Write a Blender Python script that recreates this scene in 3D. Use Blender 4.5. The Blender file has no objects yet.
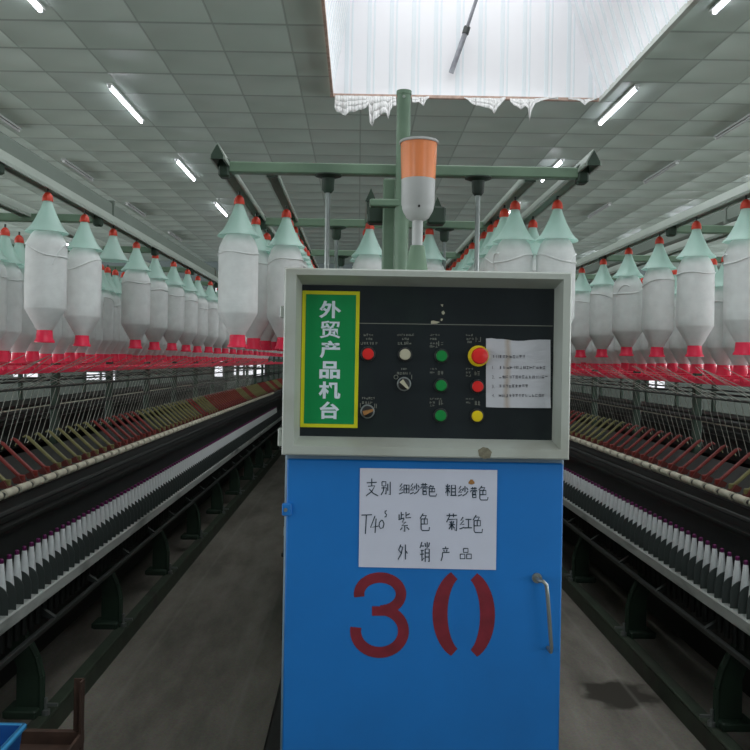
import bpy, math, random
from mathutils import Matrix, Vector
random.seed(7)
SC = bpy.context.scene
COL = SC.collection
PI = math.pi
F = 825.0
ROLL = math.radians(1.0)
EYE = 1.6
CR, SR = math.cos(ROLL), math.sin(ROLL)

def P(px, py, Y):
    """point of the place at depth Y seen at photo position px, py"""
    dx, dy = (px - 358) / F, (361 - py) / F
    return (Y * (dx * CR - dy * SR), Y, EYE + Y * (dx * SR + dy * CR))

# ---------------------------------------------------------------- materials
def lin(c):
    return tuple(((v / 255) / 12.92 if v / 255 <= 0.04045 else ((v / 255 + 0.055) / 1.055) ** 2.4) for v in c)

def mat(name, c, rough=0.55, metal=0.0, vary=0.12, scale=14.0, bump=0.0, dirt=None, dirt_scale=3.0, stretch=None, spec=0.5):
    m = bpy.data.materials.new(name); m.use_nodes = True
    nt = m.node_tree; N = nt.nodes; L = nt.links
    b = N['Principled BSDF']
    b.inputs['Roughness'].default_value = rough
    b.inputs['Metallic'].default_value = metal
    b.inputs['Specular IOR Level'].default_value = spec
    base = lin(c)
    tc = N.new('ShaderNodeTexCoord'); mp = N.new('ShaderNodeMapping')
    L.new(tc.outputs['Object'], mp.inputs['Vector'])
    if stretch: mp.inputs['Scale'].default_value = stretch
    nz = N.new('ShaderNodeTexNoise'); nz.inputs['Scale'].default_value = scale; nz.inputs['Detail'].default_value = 4
    L.new(mp.outputs['Vector'], nz.inputs['Vector'])
    cr = N.new('ShaderNodeValToRGB')
    cr.color_ramp.elements[0].position = 0.3; cr.color_ramp.elements[1].position = 0.7
    cr.color_ramp.elements[0].color = tuple(v * (1 - vary) for v in base) + (1,)
    cr.color_ramp.elements[1].color = tuple(min(1, v * (1 + vary)) for v in base) + (1,)
    L.new(nz.outputs['Fac'], cr.inputs['Fac'])
    out = cr.outputs['Color']
    if dirt:
        n2 = N.new('ShaderNodeTexNoise'); n2.inputs['Scale'].default_value = dirt_scale; n2.inputs['Detail'].default_value = 6
        L.new(mp.outputs['Vector'], n2.inputs['Vector'])
        r2 = N.new('ShaderNodeValToRGB'); r2.color_ramp.elements[0].position = 0.52; r2.color_ramp.elements[1].position = 0.72
        mx = N.new('ShaderNodeMix'); mx.data_type = 'RGBA'
        L.new(n2.outputs['Fac'], r2.inputs['Fac']); L.new(r2.outputs['Color'], mx.inputs['Factor'])
        L.new(out, mx.inputs['A']); mx.inputs['B'].default_value = lin(dirt) + (1,)
        out = mx.outputs['Result']
    L.new(out, b.inputs['Base Color'])
    if bump:
        bp = N.new('ShaderNodeBump'); bp.inputs['Strength'].default_value = bump; bp.inputs['Distance'].default_value = 0.01
        L.new(nz.outputs['Fac'], bp.inputs['Height']); L.new(bp.outputs['Normal'], b.inputs['Normal'])
    return m

def emit(name, c, s):
    m = bpy.data.materials.new(name); m.use_nodes = True
    N = m.node_tree.nodes; L = m.node_tree.links
    N.remove(N['Principled BSDF'])
    e = N.new('ShaderNodeEmission'); e.inputs['Color'].default_value = lin(c) + (1,); e.inputs['Strength'].default_value = s
    L.new(e.outputs[0], N['Material Output'].inputs['Surface'])
    return m

def ceiling_mat():
    m = bpy.data.materials.new('ceiling_tiles'); m.use_nodes = True
    nt = m.node_tree; N = nt.nodes; L = nt.links; b = N['Principled BSDF']
    b.inputs['Roughness'].default_value = 0.5
    tc = N.new('ShaderNodeTexCoord'); sp = N.new('ShaderNodeSeparateXYZ'); L.new(tc.outputs['Object'], sp.inputs[0])
    def math_(op, a, v=None):
        n = N.new('ShaderNodeMath'); n.operation = op
        if hasattr(a, 'links'): L.new(a, n.inputs[0])
        else: n.inputs[0].default_value = a
        if v is not None:
            if hasattr(v, 'links'): L.new(v, n.inputs[1])
            else: n.inputs[1].default_value = v
        return n.outputs[0]
    def cell(out, off):
        return math_('FRACT', math_('MULTIPLY', math_('ADD', out, 60.0 + off), 1 / 0.6))
    def edge(fr, w):
        d = math_('ABSOLUTE', math_('SUBTRACT', fr, 0.5))
        return math_('GREATER_THAN', d, 0.5 - w)
    fx = cell(sp.outputs['X'], 0.02); fy = cell(sp.outputs['Y'], -0.05)
    line = math_('MAXIMUM', math_('MULTIPLY', edge(fx, 0.014), 0.8), math_('MULTIPLY', edge(fy, 0.030), 0.9))
    nz = N.new('ShaderNodeTexNoise'); nz.inputs['Scale'].default_value = 1.3; nz.inputs['Detail'].default_value = 5
    L.new(tc.outputs['Object'], nz.inputs['Vector'])
    cr = N.new('ShaderNodeValToRGB')
    cr.color_ramp.elements[0].position = 0.3; cr.color_ramp.elements[1].position = 0.7
    cr.color_ramp.elements[0].color = lin((182, 196, 186)) + (1,); cr.color_ramp.elements[1].color = lin((192, 205, 196)) + (1,)
    L.new(nz.outputs['Fac'], cr.inputs['Fac'])
    mx = N.new('ShaderNodeMix'); mx.data_type = 'RGBA'
    L.new(line, mx.inputs['Factor']); L.new(cr.outputs['Color'], mx.inputs['A']); mx.inputs['B'].default_value = lin((150, 162, 154)) + (1,)
    L.new(mx.outputs['Result'], b.inputs['Base Color'])
    # tiles sag a little between the bars
    sx = math_('MULTIPLY', fx, math_('SUBTRACT', 1.0, fx)); sy = math_('MULTIPLY', fy, math_('SUBTRACT', 1.0, fy))
    sag = math_('MULTIPLY', sy, math_('ADD', 0.12, math_('MULTIPLY', sx, 0.8)))
    bp = N.new('ShaderNodeBump'); bp.inputs['Strength'].default_value = 0.9; bp.inputs['Distance'].default_value = 0.5; bp.invert = True
    L.new(sag, bp.inputs['Height']); L.new(bp.outputs['Normal'], b.inputs['Normal'])
    return m

def floor_mat():
    m = bpy.data.materials.new('worn_concrete'); m.use_nodes = True
    nt = m.node_tree; N = nt.nodes; L = nt.links; b = N['Principled BSDF']
    tc = N.new('ShaderNodeTexCoord'); mp = N.new('ShaderNodeMapping'); mp.inputs['Scale'].default_value = (2.2, 0.55, 1)
    L.new(tc.outputs['Object'], mp.inputs['Vector'])
    nz = N.new('ShaderNodeTexNoise'); nz.inputs['Scale'].default_value = 1.6; nz.inputs['Detail'].default_value = 8; nz.inputs['Roughness'].default_value = 0.65
    L.new(mp.outputs['Vector'], nz.inputs['Vector'])
    cr = N.new('ShaderNodeValToRGB')
    cr.color_ramp.elements[0].position = 0.33; cr.color_ramp.elements[1].position = 0.68
    cr.color_ramp.elements[0].color = lin((98, 95, 87)) + (1,); cr.color_ramp.elements[1].color = lin((146, 142, 132)) + (1,)
    L.new(nz.outputs['Fac'], cr.inputs['Fac'])
    fn = N.new('ShaderNodeTexNoise'); fn.inputs['Scale'].default_value = 90; L.new(tc.outputs['Object'], fn.inputs['Vector'])
    m1 = N.new('ShaderNodeMix'); m1.data_type = 'RGBA'; m1.blend_type = 'OVERLAY'; m1.inputs['Factor'].default_value = 0.35
    L.new(cr.outputs['Color'], m1.inputs['A']); L.new(fn.outputs['Color'], m1.inputs['B'])
    # damp patch on the right aisle
    vm = N.new('ShaderNodeVectorMath'); vm.operation = 'SUBTRACT'; vm.inputs[1].default_value = (1.30, 4.02, 0)
    L.new(tc.outputs['Object'], vm.inputs[0])
    vs = N.new('ShaderNodeVectorMath'); vs.operation = 'MULTIPLY'; vs.inputs[1].default_value = (1 / 0.19, 1 / 0.19, 0)
    L.new(vm.outputs[0], vs.inputs[0])
    ln = N.new('ShaderNodeVectorMath'); ln.operation = 'LENGTH'; L.new(vs.outputs[0], ln.inputs[0])
    n3 = N.new('ShaderNodeTexNoise'); n3.inputs['Scale'].default_value = 9; L.new(tc.outputs['Object'], n3.inputs['Vector'])
    ad = N.new('ShaderNodeMath'); ad.operation = 'ADD'; L.new(ln.outputs['Value'], ad.inputs[0]); L.new(n3.outputs['Fac'], ad.inputs[1])
    r3 = N.new('ShaderNodeValToRGB'); r3.color_ramp.elements[0].position = 0.0; r3.color_ramp.elements[0].color = (1, 1, 1, 1)
    r3.color_ramp.elements[1].position = 1.0; r3.color_ramp.elements[1].color = (0, 0, 0, 1)
    mr = N.new('ShaderNodeMapRange'); mr.inputs['From Min'].default_value = 1.25; mr.inputs['From Max'].default_value = 1.55
    L.new(ad.outputs[0], mr.inputs['Value']); L.new(mr.outputs['Result'], r3.inputs['Fac'])
    m2 = N.new('ShaderNodeMix'); m2.data_type = 'RGBA'
    L.new(r3.outputs['Color'], m2.inputs['Factor']); L.new(m1.outputs['Result'], m2.inputs['A']); m2.inputs['B'].default_value = lin((64, 61, 54)) + (1,)
    L.new(m2.outputs['Result'], b.inputs['Base Color'])
    sp = N.new('ShaderNodeSeparateXYZ'); L.new(tc.outputs['Object'], sp.inputs[0])
    last = m2.outputs['Result']
    for x_ in (-1.10, 1.36, -.52):
        d1 = N.new('ShaderNodeMath'); d1.operation = 'SUBTRACT'; d1.inputs[1].default_value = x_; L.new(sp.outputs['X'], d1.inputs[0])
        d2 = N.new('ShaderNodeMath'); d2.operation = 'ABSOLUTE'; L.new(d1.outputs[0], d2.inputs[0])
        mr2 = N.new('ShaderNodeMapRange'); mr2.inputs['From Min'].default_value = 0.0; mr2.inputs['From Max'].default_value = 0.016; mr2.inputs['To Min'].default_value = .5; mr2.inputs['To Max'].default_value = 0
        L.new(d2.outputs[0], mr2.inputs['Value'])
        ml = N.new('ShaderNodeMath'); ml.operation = 'MULTIPLY'; L.new(mr2.outputs['Result'], ml.inputs[0]); L.new(nz.outputs['Fac'], ml.inputs[1])
        mm = N.new('ShaderNodeMix'); mm.data_type = 'RGBA'; L.new(ml.outputs[0], mm.inputs['Factor']); L.new(last, mm.inputs['A']); mm.inputs['B'].default_value = lin((158, 156, 148)) + (1,)
        last = mm.outputs['Result']
    L.new(last, b.inputs['Base Color'])
    b.inputs['Roughness'].default_value = 0.55
    b.inputs['Specular IOR Level'].default_value = 0.3
    return m

def hat_mat():
    m = bpy.data.materials.new('mint_plastic'); m.use_nodes = True
    nt = m.node_tree; N = nt.nodes; L = nt.links; b = N['Principled BSDF']
    b.inputs['Base Color'].default_value = lin((222, 243, 236)) + (1,)
    b.inputs['Roughness'].default_value = 0.28
    t = N.new('ShaderNodeBsdfTranslucent'); t.inputs['Color'].default_value = lin((210, 244, 234)) + (1,)
    m1 = N.new('ShaderNodeMixShader'); m1.inputs[0].default_value = 0.4
    L.new(b.outputs[0], m1.inputs[1]); L.new(t.outputs[0], m1.inputs[2])
    tr = N.new('ShaderNodeBsdfTransparent'); m2 = N.new('ShaderNodeMixShader'); m2.inputs[0].default_value = 0.22
    L.new(m1.outputs[0], m2.inputs[1]); L.new(tr.outputs[0], m2.inputs[2])
    L.new(m2.outputs[0], N['Material Output'].inputs['Surface'])
    return m

def roving_mat():
    m = mat('white_roving', (230, 234, 232), rough=0.85, vary=0.05, scale=30, spec=0.15)
    nt = m.node_tree; N = nt.nodes; L = nt.links; b = N['Principled BSDF']
    tc = N.new('ShaderNodeTexCoord'); w = N.new('ShaderNodeTexWave'); w.bands_direction = 'Z'; w.inputs['Scale'].default_value = 60; w.inputs['Distortion'].default_value = 0.5
    L.new(tc.outputs['Object'], w.inputs['Vector'])
    bp = N.new('ShaderNodeBump'); bp.inputs['Strength'].default_value = 0.15; bp.inputs['Distance'].default_value = 0.002
    L.new(w.outputs['Fac'], bp.inputs['Height']); L.new(bp.outputs['Normal'], b.inputs['Normal'])
    return m

M = dict(
    ceil=ceiling_mat(), floor=floor_mat(), shaft=mat('white_ribbed_sheet', (236, 236, 238), 0.5, vary=0.02, scale=2), shaft2=mat('pale_blue_rib', (222, 229, 232), 0.5, vary=0.02, scale=2), hat=hat_mat(), roving=roving_mat(),
    wall=mat('painted_wall', (108, 118, 118), 0.8, vary=0.05, scale=1.5),
    wood=mat('bare_wood_trim', (178, 152, 138), 0.8, vary=0.25, scale=20),
    white=mat('white_enamel', (205, 207, 205), 0.4, vary=0.04),
    tubeoff=mat('unlit_tube', (170, 172, 170), 0.35, vary=0.03),
    tube=emit('lit_tube', (236, 240, 250), 15.0),
    sky=emit('frosted_skylight', (240, 242, 245), 2.55),
    pane=emit('daylight_pane', (238, 240, 245), 1.3),
    added_side_pane=emit('added_side_daylight', (238, 243, 246), 15.0),  # glow of the added side windows
    added_rear_pane=emit('added_rear_daylight', (238, 243, 246), 3.2),  # glow of the added rear windows
    film=mat('torn_white_film', (222, 222, 220), 0.6, vary=0.06, scale=25),
    beige=mat('grey_enamel', (176, 182, 174), 0.42, vary=0.05, scale=6, dirt=(150, 150, 138), dirt_scale=4),
    blue=mat('blue_enamel', (20, 116, 196), 0.42, vary=0.06, scale=5, dirt=(18, 108, 184), dirt_scale=3),
    bluegray=mat('blue_grey_edge', (118, 140, 155), 0.5),
    glass=mat('black_glass_panel', (36, 41, 44), 0.16, vary=0.3, scale=3, dirt=(42, 54, 50), dirt_scale=4, spec=0.4),  # base colour lifted to stand in for slight reflections on the glass
    black=mat('black_plastic', (20, 21, 22), 0.4),
    green=mat('machine_green', (108, 134, 111), 0.5, vary=0.12, scale=9, dirt=(90, 116, 95), dirt_scale=6),
    dgreen=mat('dark_machine_green', (42, 62, 48), 0.6, vary=0.2, scale=9, dirt=(32, 42, 36), dirt_scale=6),
    floorgreen=mat('scuffed_green_channel', (58, 70, 56), 0.55, vary=0.25, scale=9, dirt=(56, 54, 48), dirt_scale=5),
    alu=mat('aluminium_channel', (158, 168, 158), 0.4, 0.2, vary=0.06, scale=8),
    steel=mat('grey_steel', (140, 146, 144), 0.35, 0.6, vary=0.08),
    dsteel=mat('dark_steel', (62, 66, 64), 0.4, 0.4, vary=0.15),
    rail=mat('pale_spindle_rail', (205, 211, 206), 0.42, 0.15, vary=0.1, scale=18, dirt=(112, 120, 114), dirt_scale=10, stretch=(1, .2, 1)),
    dark=mat('oily_black_metal', (26, 29, 27), 0.55, vary=0.3, scale=11),
    dark2=mat('sooty_panel', (27, 31, 29), 0.6, vary=0.25, scale=7),
    plate=mat('grey_separator', (66, 74, 72), 0.45, vary=0.08),
    cream=mat('cream_roller_cover', (196, 192, 172), 0.7, vary=0.12, scale=30),
    red=mat('red_plastic', (238, 36, 76), 0.35, vary=0.08),
    knob=mat('orange_red_plastic', (222, 72, 52), 0.35, vary=0.08),
    armred=mat('red_arm_paint', (122, 40, 33), 0.45, vary=0.15, scale=20),
    saddle=mat('dull_red_saddle', (92, 36, 30), 0.6, vary=0.2, scale=20),
    armyel=mat('olive_arm_paint', (116, 112, 68), 0.5, vary=0.15, scale=20),
    yarn=mat('white_yarn', (226, 232, 232), 0.85, vary=0.04, scale=60, spec=0.15),
    purple=mat('purple_tube', (110, 30, 92), 0.4, vary=0.1),
    strand=mat('roving_strand', (158, 160, 150), 0.9, vary=0.1),
    amber=mat('amber_lens', (236, 142, 92), 0.22, vary=0.10, scale=18, stretch=(3, 3, .3)),
    lampgrey=mat('grey_lamp_body', (176, 178, 177), 0.45, vary=0.05),
    signgreen=mat('green_vinyl', (0, 140, 74), 0.35, vary=0.02),
    signyel=mat('yellow_vinyl', (215, 212, 30), 0.35, vary=0.02),
    signtext=mat('pale_vinyl', (222, 232, 242), 0.35, vary=0.02),
    ink=mat('blue_black_ink', (28, 52, 70), 0.6, vary=0.1),
    greyink=mat('faded_ink', (105, 105, 112), 0.8, vary=0.2, scale=200),
    label=mat('engraved_lettering', (128, 130, 120), 0.6, vary=0.1),
    stencil=mat('dark_red_spray', (122, 26, 42), 0.7, vary=0.2, scale=25),
    btnred=mat('red_button', (226, 42, 40), 0.3, vary=0.03), btngreen=mat('green_button', (20, 135, 62), 0.3, vary=0.03),
    btnyel=mat('yellow_button', (232, 205, 22), 0.3, vary=0.03), btncream=mat('cream_button', (188, 184, 160), 0.35, vary=0.03),
    rust=mat('rusty_angle_iron', (74, 54, 44), 0.8, vary=0.25, scale=18, bump=0.3),
    crate=mat('blue_crate_plastic', (20, 92, 168), 0.4, vary=0.05),
    crate_rim=mat('blue_crate_rim', (60, 150, 205), 0.4, vary=0.05),
    duct=mat('galvanised_duct', (112, 122, 113), 0.6, vary=0.06, scale=3),
    rod=mat('weathered_pipe', (150, 152, 158), 0.5, 0.2, vary=0.3, scale=14),
)

def paper_mat():
    m = mat('lined_paper', (206, 210, 226), 0.75, vary=0.03, scale=8)
    return m
def notice_mat():
    """printed notice, water stained along one streak"""
    m = mat('stained_notice', (196, 198, 204), 0.7, vary=0.06, scale=18)
    nt = m.node_tree; N = nt.nodes; L = nt.links; b = N['Principled BSDF']
    src = b.inputs['Base Color'].links[0].from_socket
    tc = N.new('ShaderNodeTexCoord'); sp = N.new('ShaderNodeSeparateXYZ'); L.new(tc.outputs['Object'], sp.inputs[0])
    nz = N.new('ShaderNodeTexNoise'); nz.inputs['Scale'].default_value = 25; L.new(tc.outputs['Object'], nz.inputs['Vector'])
    w = N.new('ShaderNodeMath'); w.operation = 'MULTIPLY_ADD'; w.inputs[1].default_value = 0.012; L.new(nz.outputs['Fac'], w.inputs[0]); L.new(sp.outputs['X'], w.inputs[2])
    mr = N.new('ShaderNodeMapRange'); mr.inputs['From Min'].default_value = 0.0; mr.inputs['From Max'].default_value = 0.009
    mr.inputs['To Min'].default_value = 0.55; mr.inputs['To Max'].default_value = 0
    ab = N.new('ShaderNodeMath'); ab.operation = 'ABSOLUTE'; sb = N.new('ShaderNodeMath'); sb.operation = 'SUBTRACT'; sb.inputs[1].default_value = P(508, 370, 1.78)[0] + .006
    L.new(w.outputs[0], sb.inputs[0]); L.new(sb.outputs[0], ab.inputs[0]); L.new(ab.outputs[0], mr.inputs['Value'])
    mx = N.new('ShaderNodeMix'); mx.data_type = 'RGBA'; L.new(mr.outputs['Result'], mx.inputs['Factor']); L.new(src, mx.inputs['A']); mx.inputs['B'].default_value = lin((160, 132, 92)) + (1,)
    L.new(mx.outputs['Result'], b.inputs['Base Color'])
    return m
M['paper'] = paper_mat(); M['notice'] = notice_mat()
M['rustspot'] = mat('rust_spot', (158, 112, 62), 0.8, vary=0.2, scale=200)
M['chip'] = mat('bare_chipped_paint', (120, 116, 98), 0.8, vary=0.3, scale=120)

# ---------------------------------------------------------------- mesh builder
class MB:
    def __init__(s): s.v = []; s.f = []; s.mi = []; s.cur = 0
    def quad(s, *pts):
        n = len(s.v); s.v += [tuple(p) for p in pts]; s.f.append(tuple(range(n, n + len(pts)))); s.mi.append(s.cur); return s
    def box(s, x0, x1, y0, y1, z0, z1, b=0.0):
        n = len(s.v)
        if b <= 0:
            s.v += [(x, y, z) for x in (x0, x1) for y in (y0, y1) for z in (z0, z1)]
            fs = [(0, 1, 3, 2), (4, 6, 7, 5), (0, 4, 5, 1), (2, 3, 7, 6), (0, 2, 6, 4), (1, 5, 7, 3)]
            for f in fs: s.f.append(tuple(n + i for i in f)); s.mi.append(s.cur)
            return s
        # chamfered box: an octagon profile in x-y, slightly inset top and bottom rings
        def ring(z, i):
            a, c, d, e = x0 + i, x1 - i, y0 + i, y1 - i
            return [(a + b, d, z), (c - b, d, z), (c, d + b, z), (c, e - b, z), (c - b, e, z), (a + b, e, z), (a, e - b, z), (a, d + b, z)]
        rs = [ring(z0, b), ring(z0 + b, 0), ring(z1 - b, 0), ring(z1, b)]
        for r in rs: s.v += r
        for k in range(3):
            for i in range(8):
                j = (i + 1) % 8
                s.f.append((n + 8 * k + i, n + 8 * k + j, n + 8 * k + 8 + j, n + 8 * k + 8 + i)); s.mi.append(s.cur)
        s.f.append(tuple(n + i for i in reversed(range(8)))); s.mi.append(s.cur)
        s.f.append(tuple(n + 24 + i for i in range(8))); s.mi.append(s.cur)
        return s
    def tube(s, pts, r, seg=8, cap=True):
        pts = [Vector(p) for p in pts]; n0 = len(s.v); rr = r if isinstance(r, (list, tuple)) else [r] * len(pts)
        prev = None
        for i, p in enumerate(pts):
            t = (pts[min(i + 1, len(pts) - 1)] - pts[max(i - 1, 0)]).normalized()
            if prev is None:
                u = t.orthogonal().normalized()
            else:
                u = (prev - t * prev.dot(t)); u = u.normalized() if u.length > 1e-6 else t.orthogonal().normalized()
            prev = u; w = t.cross(u)
            for k in range(seg):
                a = 2 * PI * k / seg
                s.v.append(tuple(p + (u * math.cos(a) + w * math.sin(a)) * rr[i]))
        for i in range(len(pts) - 1):
            for k in range(seg):
                j = (k + 1) % seg; a = n0 + i * seg
                s.f.append((a + k, a + j, a + seg + j, a + seg + k)); s.mi.append(s.cur)
        if cap:
            s.f.append(tuple(n0 + k for k in reversed(range(seg)))); s.mi.append(s.cur)
            e = n0 + (len(pts) - 1) * seg
            s.f.append(tuple(e + k for k in range(seg))); s.mi.append(s.cur)
        return s
    def lathe(s, prof, c=(0, 0, 0), seg=24, axis='Z', cap=True):
        n0 = len(s.v)
        for r, h in prof:
            for k in range(seg):
                a = 2 * PI * k / seg; p, q = r * math.cos(a), r * math.sin(a)
                if axis == 'Z': s.v.append((c[0] + p, c[1] + q, c[2] + h))
                elif axis == 'Y': s.v.append((c[0] + p, c[1] + h, c[2] + q))
                else: s.v.append((c[0] + h, c[1] + p, c[2] + q))
        for i in range(len(prof) - 1):
            for k in range(seg):
                j = (k + 1) % seg; a = n0 + i * seg
                s.f.append((a + k, a + j, a + seg + j, a + seg + k)); s.mi.append(s.cur)
        if cap:
            s.f.append(tuple(n0 + k for k in reversed(range(seg)))); s.mi.append(s.cur)
            e = n0 + (len(prof) - 1) * seg
            s.f.append(tuple(e + k for k in range(seg))); s.mi.append(s.cur)
        return s
    def prism(s, poly, a0, a1, axis='Y'):
        """poly: (u,v) outline; axis Y -> (x,z) swept in y; axis X -> (y,z) swept in x; axis Z -> (x,y)"""
        n = len(s.v); k = len(poly)
        for a in (a0, a1):
            for u, v in poly:
                s.v.append((u, a, v) if axis == 'Y' else (a, u, v) if axis == 'X' else (u, v, a))
        for i in range(k):
            j = (i + 1) % k; s.f.append((n + i, n + j, n + k + j, n + k + i)); s.mi.append(s.cur)
        s.f.append(tuple(n + i for i in range(k))); s.mi.append(s.cur)
        s.f.append(tuple(n + k + i for i in reversed(range(k)))); s.mi.append(s.cur)
        return s
    def build(s, name, m, parent=None, smooth=False, loc=None):
        me = bpy.data.meshes.new(name); me.from_pydata(s.v, [], s.f)
        ms = m if isinstance(m, (list, tuple)) else [m]
        for x in ms: me.materials.append(x)
        me.polygons.foreach_set('material_index', s.mi)
        import bmesh
        bm = bmesh.new(); bm.from_mesh(me); bmesh.ops.recalc_face_normals(bm, faces=bm.faces)
        if smooth:
            for f in bm.faces: f.smooth = True
            for e in bm.edges:
                if len(e.link_faces) == 2 and e.calc_face_angle(0) > math.radians(38): e.smooth = False
        bm.to_mesh(me); bm.free()
        o = bpy.data.objects.new(name, me); COL.objects.link(o)
        if parent: o.parent = parent
        if loc: o.location = loc
        return o

def empty(name, loc=(0, 0, 0)):
    o = bpy.data.objects.new(name, None); COL.objects.link(o); o.location = loc; o.empty_display_size = 0.05
    return o
def tag(o, label=None, cat=None, group=None, kind=None):
    if label: o['label'] = label
    if cat: o['category'] = cat
    if group: o['group'] = group
    if kind: o['kind'] = kind
    return o
def struct(o): o['kind'] = 'structure'; return o
KIDS = {}
def copy_tree(o, parent=None):
    c = o.copy(); COL.objects.link(c)
    if parent: c.parent = parent
    for ch in KIDS.get(o.name, []): copy_tree(ch, c)
    return c
def register(o):
    KIDS[o.name] = list(o.children)
    for ch in o.children: register(ch)
ONES = ['', 'first', 'second', 'third', 'fourth', 'fifth', 'sixth', 'seventh', 'eighth', 'ninth', 'tenth', 'eleventh', 'twelfth', 'thirteenth', 'fourteenth', 'fifteenth', 'sixteenth', 'seventeenth', 'eighteenth', 'nineteenth', 'twentieth']
TENS = {2: 'twenty', 3: 'thirty', 4: 'forty', 5: 'fifty', 6: 'sixty', 7: 'seventy'}
TENO = {3: 'thirtieth', 4: 'fortieth', 5: 'fiftieth', 6: 'sixtieth', 7: 'seventieth'}
def ordinal(n):
    if n <= 20: return ONES[n]
    if n % 10 == 0: return TENO[n // 10]
    return TENS[n // 10] + '-' + ONES[n % 10]

# ---------------------------------------------------------------- the hall
HC = 4.3
X0, X1, YB, YE = -14.0, 14.0, -5.0, 23.0
struct(MB().quad((X0, YB, 0), (X1, YB, 0), (X1, YE, 0), (X0, YE, 0)).build('floor', M['floor']))
SX0, SX1, SY0, SY1 = -0.30, 2.40, -3.2, 8.37  # opening carried on behind the camera to light the cabinet front
c = MB()
for a, b_, d, e in ((X0, SX0, YB, YE), (SX1, X1, YB, YE), (SX0, SX1, YB, SY0), (SX0, SX1, SY1, YE)):
    c.quad((a, d, HC), (a, e, HC), (b_, e, HC), (b_, d, HC))
struct(c.build('ceiling', M['ceil']))
HT = 5.65
tx0, tx1 = SX0 + 0.16 * (HT - HC), SX1 - 0.31 * (HT - HC)
def ribbed(p0, p1, q0, q1, n, amp, nrm):
    """sheet between bottom edge p0-p1 and top edge q0-q1 with raised, faintly blue ribs"""
    mb = MB(); prev = None; nv = Vector(nrm); prof = []
    for i in range(n):
        for fr, h, mi in ((0.0, 0, 0), (0.50, 0, 0), (0.53, 1, 1), (0.66, 1, 1), (0.69, 0, 1), (0.78, 0, 0), (0.80, 1, 1), (0.85, 1, 1), (0.87, 0, 1)):
            prof.append(((i + fr) / n, h * amp, mi))
    prof.append((1, 0, 0))
    for t, h, mi in prof:
        a = Vector(p0).lerp(Vector(p1), t) + nv * h; b = Vector(q0).lerp(Vector(q1), t) + nv * h
        mb.cur = mi
        if prev: mb.quad(prev[0], a, b, prev[1])
        prev = (a, b)
    return mb
# splayed light well above the roof opening
fw = MB(); prev = None; ribs = []
for i in range(12):
    for fr_, h_, mi_ in ((0.0, 0, 0), (0.50, 0, 0), (0.53, 1, 1), (0.66, 1, 1), (0.69, 0, 1), (0.78, 0, 0), (0.80, 1, 1), (0.85, 1, 1), (0.87, 0, 1)):
        ribs.append((SX0 + (SX1 - SX0) * (i + fr_) / 12, h_ * .002, mi_))
ribs.append((SX1, 0, 0))
for x_, h_, mi_ in ribs:
    zt = HT
    if x_ < tx0: zt = HC + (x_ - SX0) / .16
    if x_ > tx1: zt = HC + (SX1 - x_) / .31
    fw.cur = mi_; cu_ = ((x_, SY1 - h_, HC), (x_, SY1 - h_, zt))
    if prev: fw.quad(prev[0], cu_[0], cu_[1], prev[1])
    prev = cu_
struct(fw.build('trim_1', [M['shaft'], M['shaft2']]))
struct(ribbed((SX1, SY1, HC), (SX1, SY0, HC), (tx1, SY1, HT), (tx1, SY0, HT), 60, 0.005, (-1, 0, 0)).build('trim_2', [M['shaft'], M['shaft2']]))
struct(ribbed((SX0, SY1, HC), (SX0, SY0, HC), (tx0, SY1, HT), (tx0, SY0, HT), 60, 0.005, (1, 0, 0)).build('trim_3', [M['shaft'], M['shaft2']]))
struct(MB().quad((SX0, SY0, HC), (SX1, SY0, HC), (tx1, SY0, HT), (tx0, SY0, HT)).build('trim_4', M['shaft']))
struct(MB().quad((tx0, SY0, HT), (tx1, SY0, HT), (tx1, SY1, HT), (tx0, SY1, HT)).build('window_1', M['sky']))
# wooden edging of the opening
t = MB(); t.box(SX0 - .03, SX1 + .03, SY1 - .008, SY1 + .03, HC - .022, HC + .008); t.box(SX0 - .02, SX0 + .004, SY0, SY1, HC - .03, HC + .008)
struct(t.build('trim_5', M['wood']))
t = MB(); t.box(SX1 - .004, SX1 + .04, SY0, SY1, HC - .035, HC + .02)
struct(t.build('trim_6', M['beige']))
struct(MB().box(X0 - .2, X0, YB, YE, 0, HC).build('wall_left', M['wall']))
struct(MB().box(X1, X1 + .2, YB, YE, 0, HC).build('wall_right', M['wall']))
struct(MB().box(X0, X1, YB - .2, YB, 0, HC).build('wall_back', M['wall']))
struct(MB().box(X0, X1, YE, YE + .2, 0, HC).build('wall_front', M['wall']))
M['lower_wall'] = mat('dark_lower_wall', (66, 72, 66), 0.7, vary=0.1, scale=2)
struct(MB().box(X0 + .03, X1 - .03, YE - .015, YE, 0, 1.62).build('trim_7', M['lower_wall']))  # lower part of the far wall set darker
# far windows (frame with glazing bars, lit by the day outside)
def far_window(n, x0, x1, z0, z1, nx, nz):
    root = MB(); y = YE - .06
    f = .05
    root.box(x0 - f, x0, y, YE, z0 - f, z1 + f); root.box(x1, x1 + f, y, YE, z0 - f, z1 + f)
    root.box(x0, x1, y, YE, z0 - f, z0); root.box(x0, x1, y, YE, z1, z1 + f)
    for i in range(1, nx): x = x0 + (x1 - x0) * i / nx; root.box(x - .03, x + .03, y, YE, z0, z1)
    for i in range(1, nz): z = z0 + (z1 - z0) * i / nz; root.box(x0, x1, y, YE, z - .03, z + .03)
    w = struct(root.build('window_%d' % n, M['dsteel']))
    MB().quad((x0, YE - .02, z0), (x1, YE - .02, z0), (x1, YE - .02, z1), (x0, YE - .02, z1)).build('pane', M['pane'], w)
far_window(2, -7.55, -6.75, 0.95, 2.1, 2, 5)
far_window(3, -4.0, -3.76, 1.1, 3.95, 1, 9)
far_window(4, -3.45, -2.6, 1.15, 1.75, 3, 3)
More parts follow.
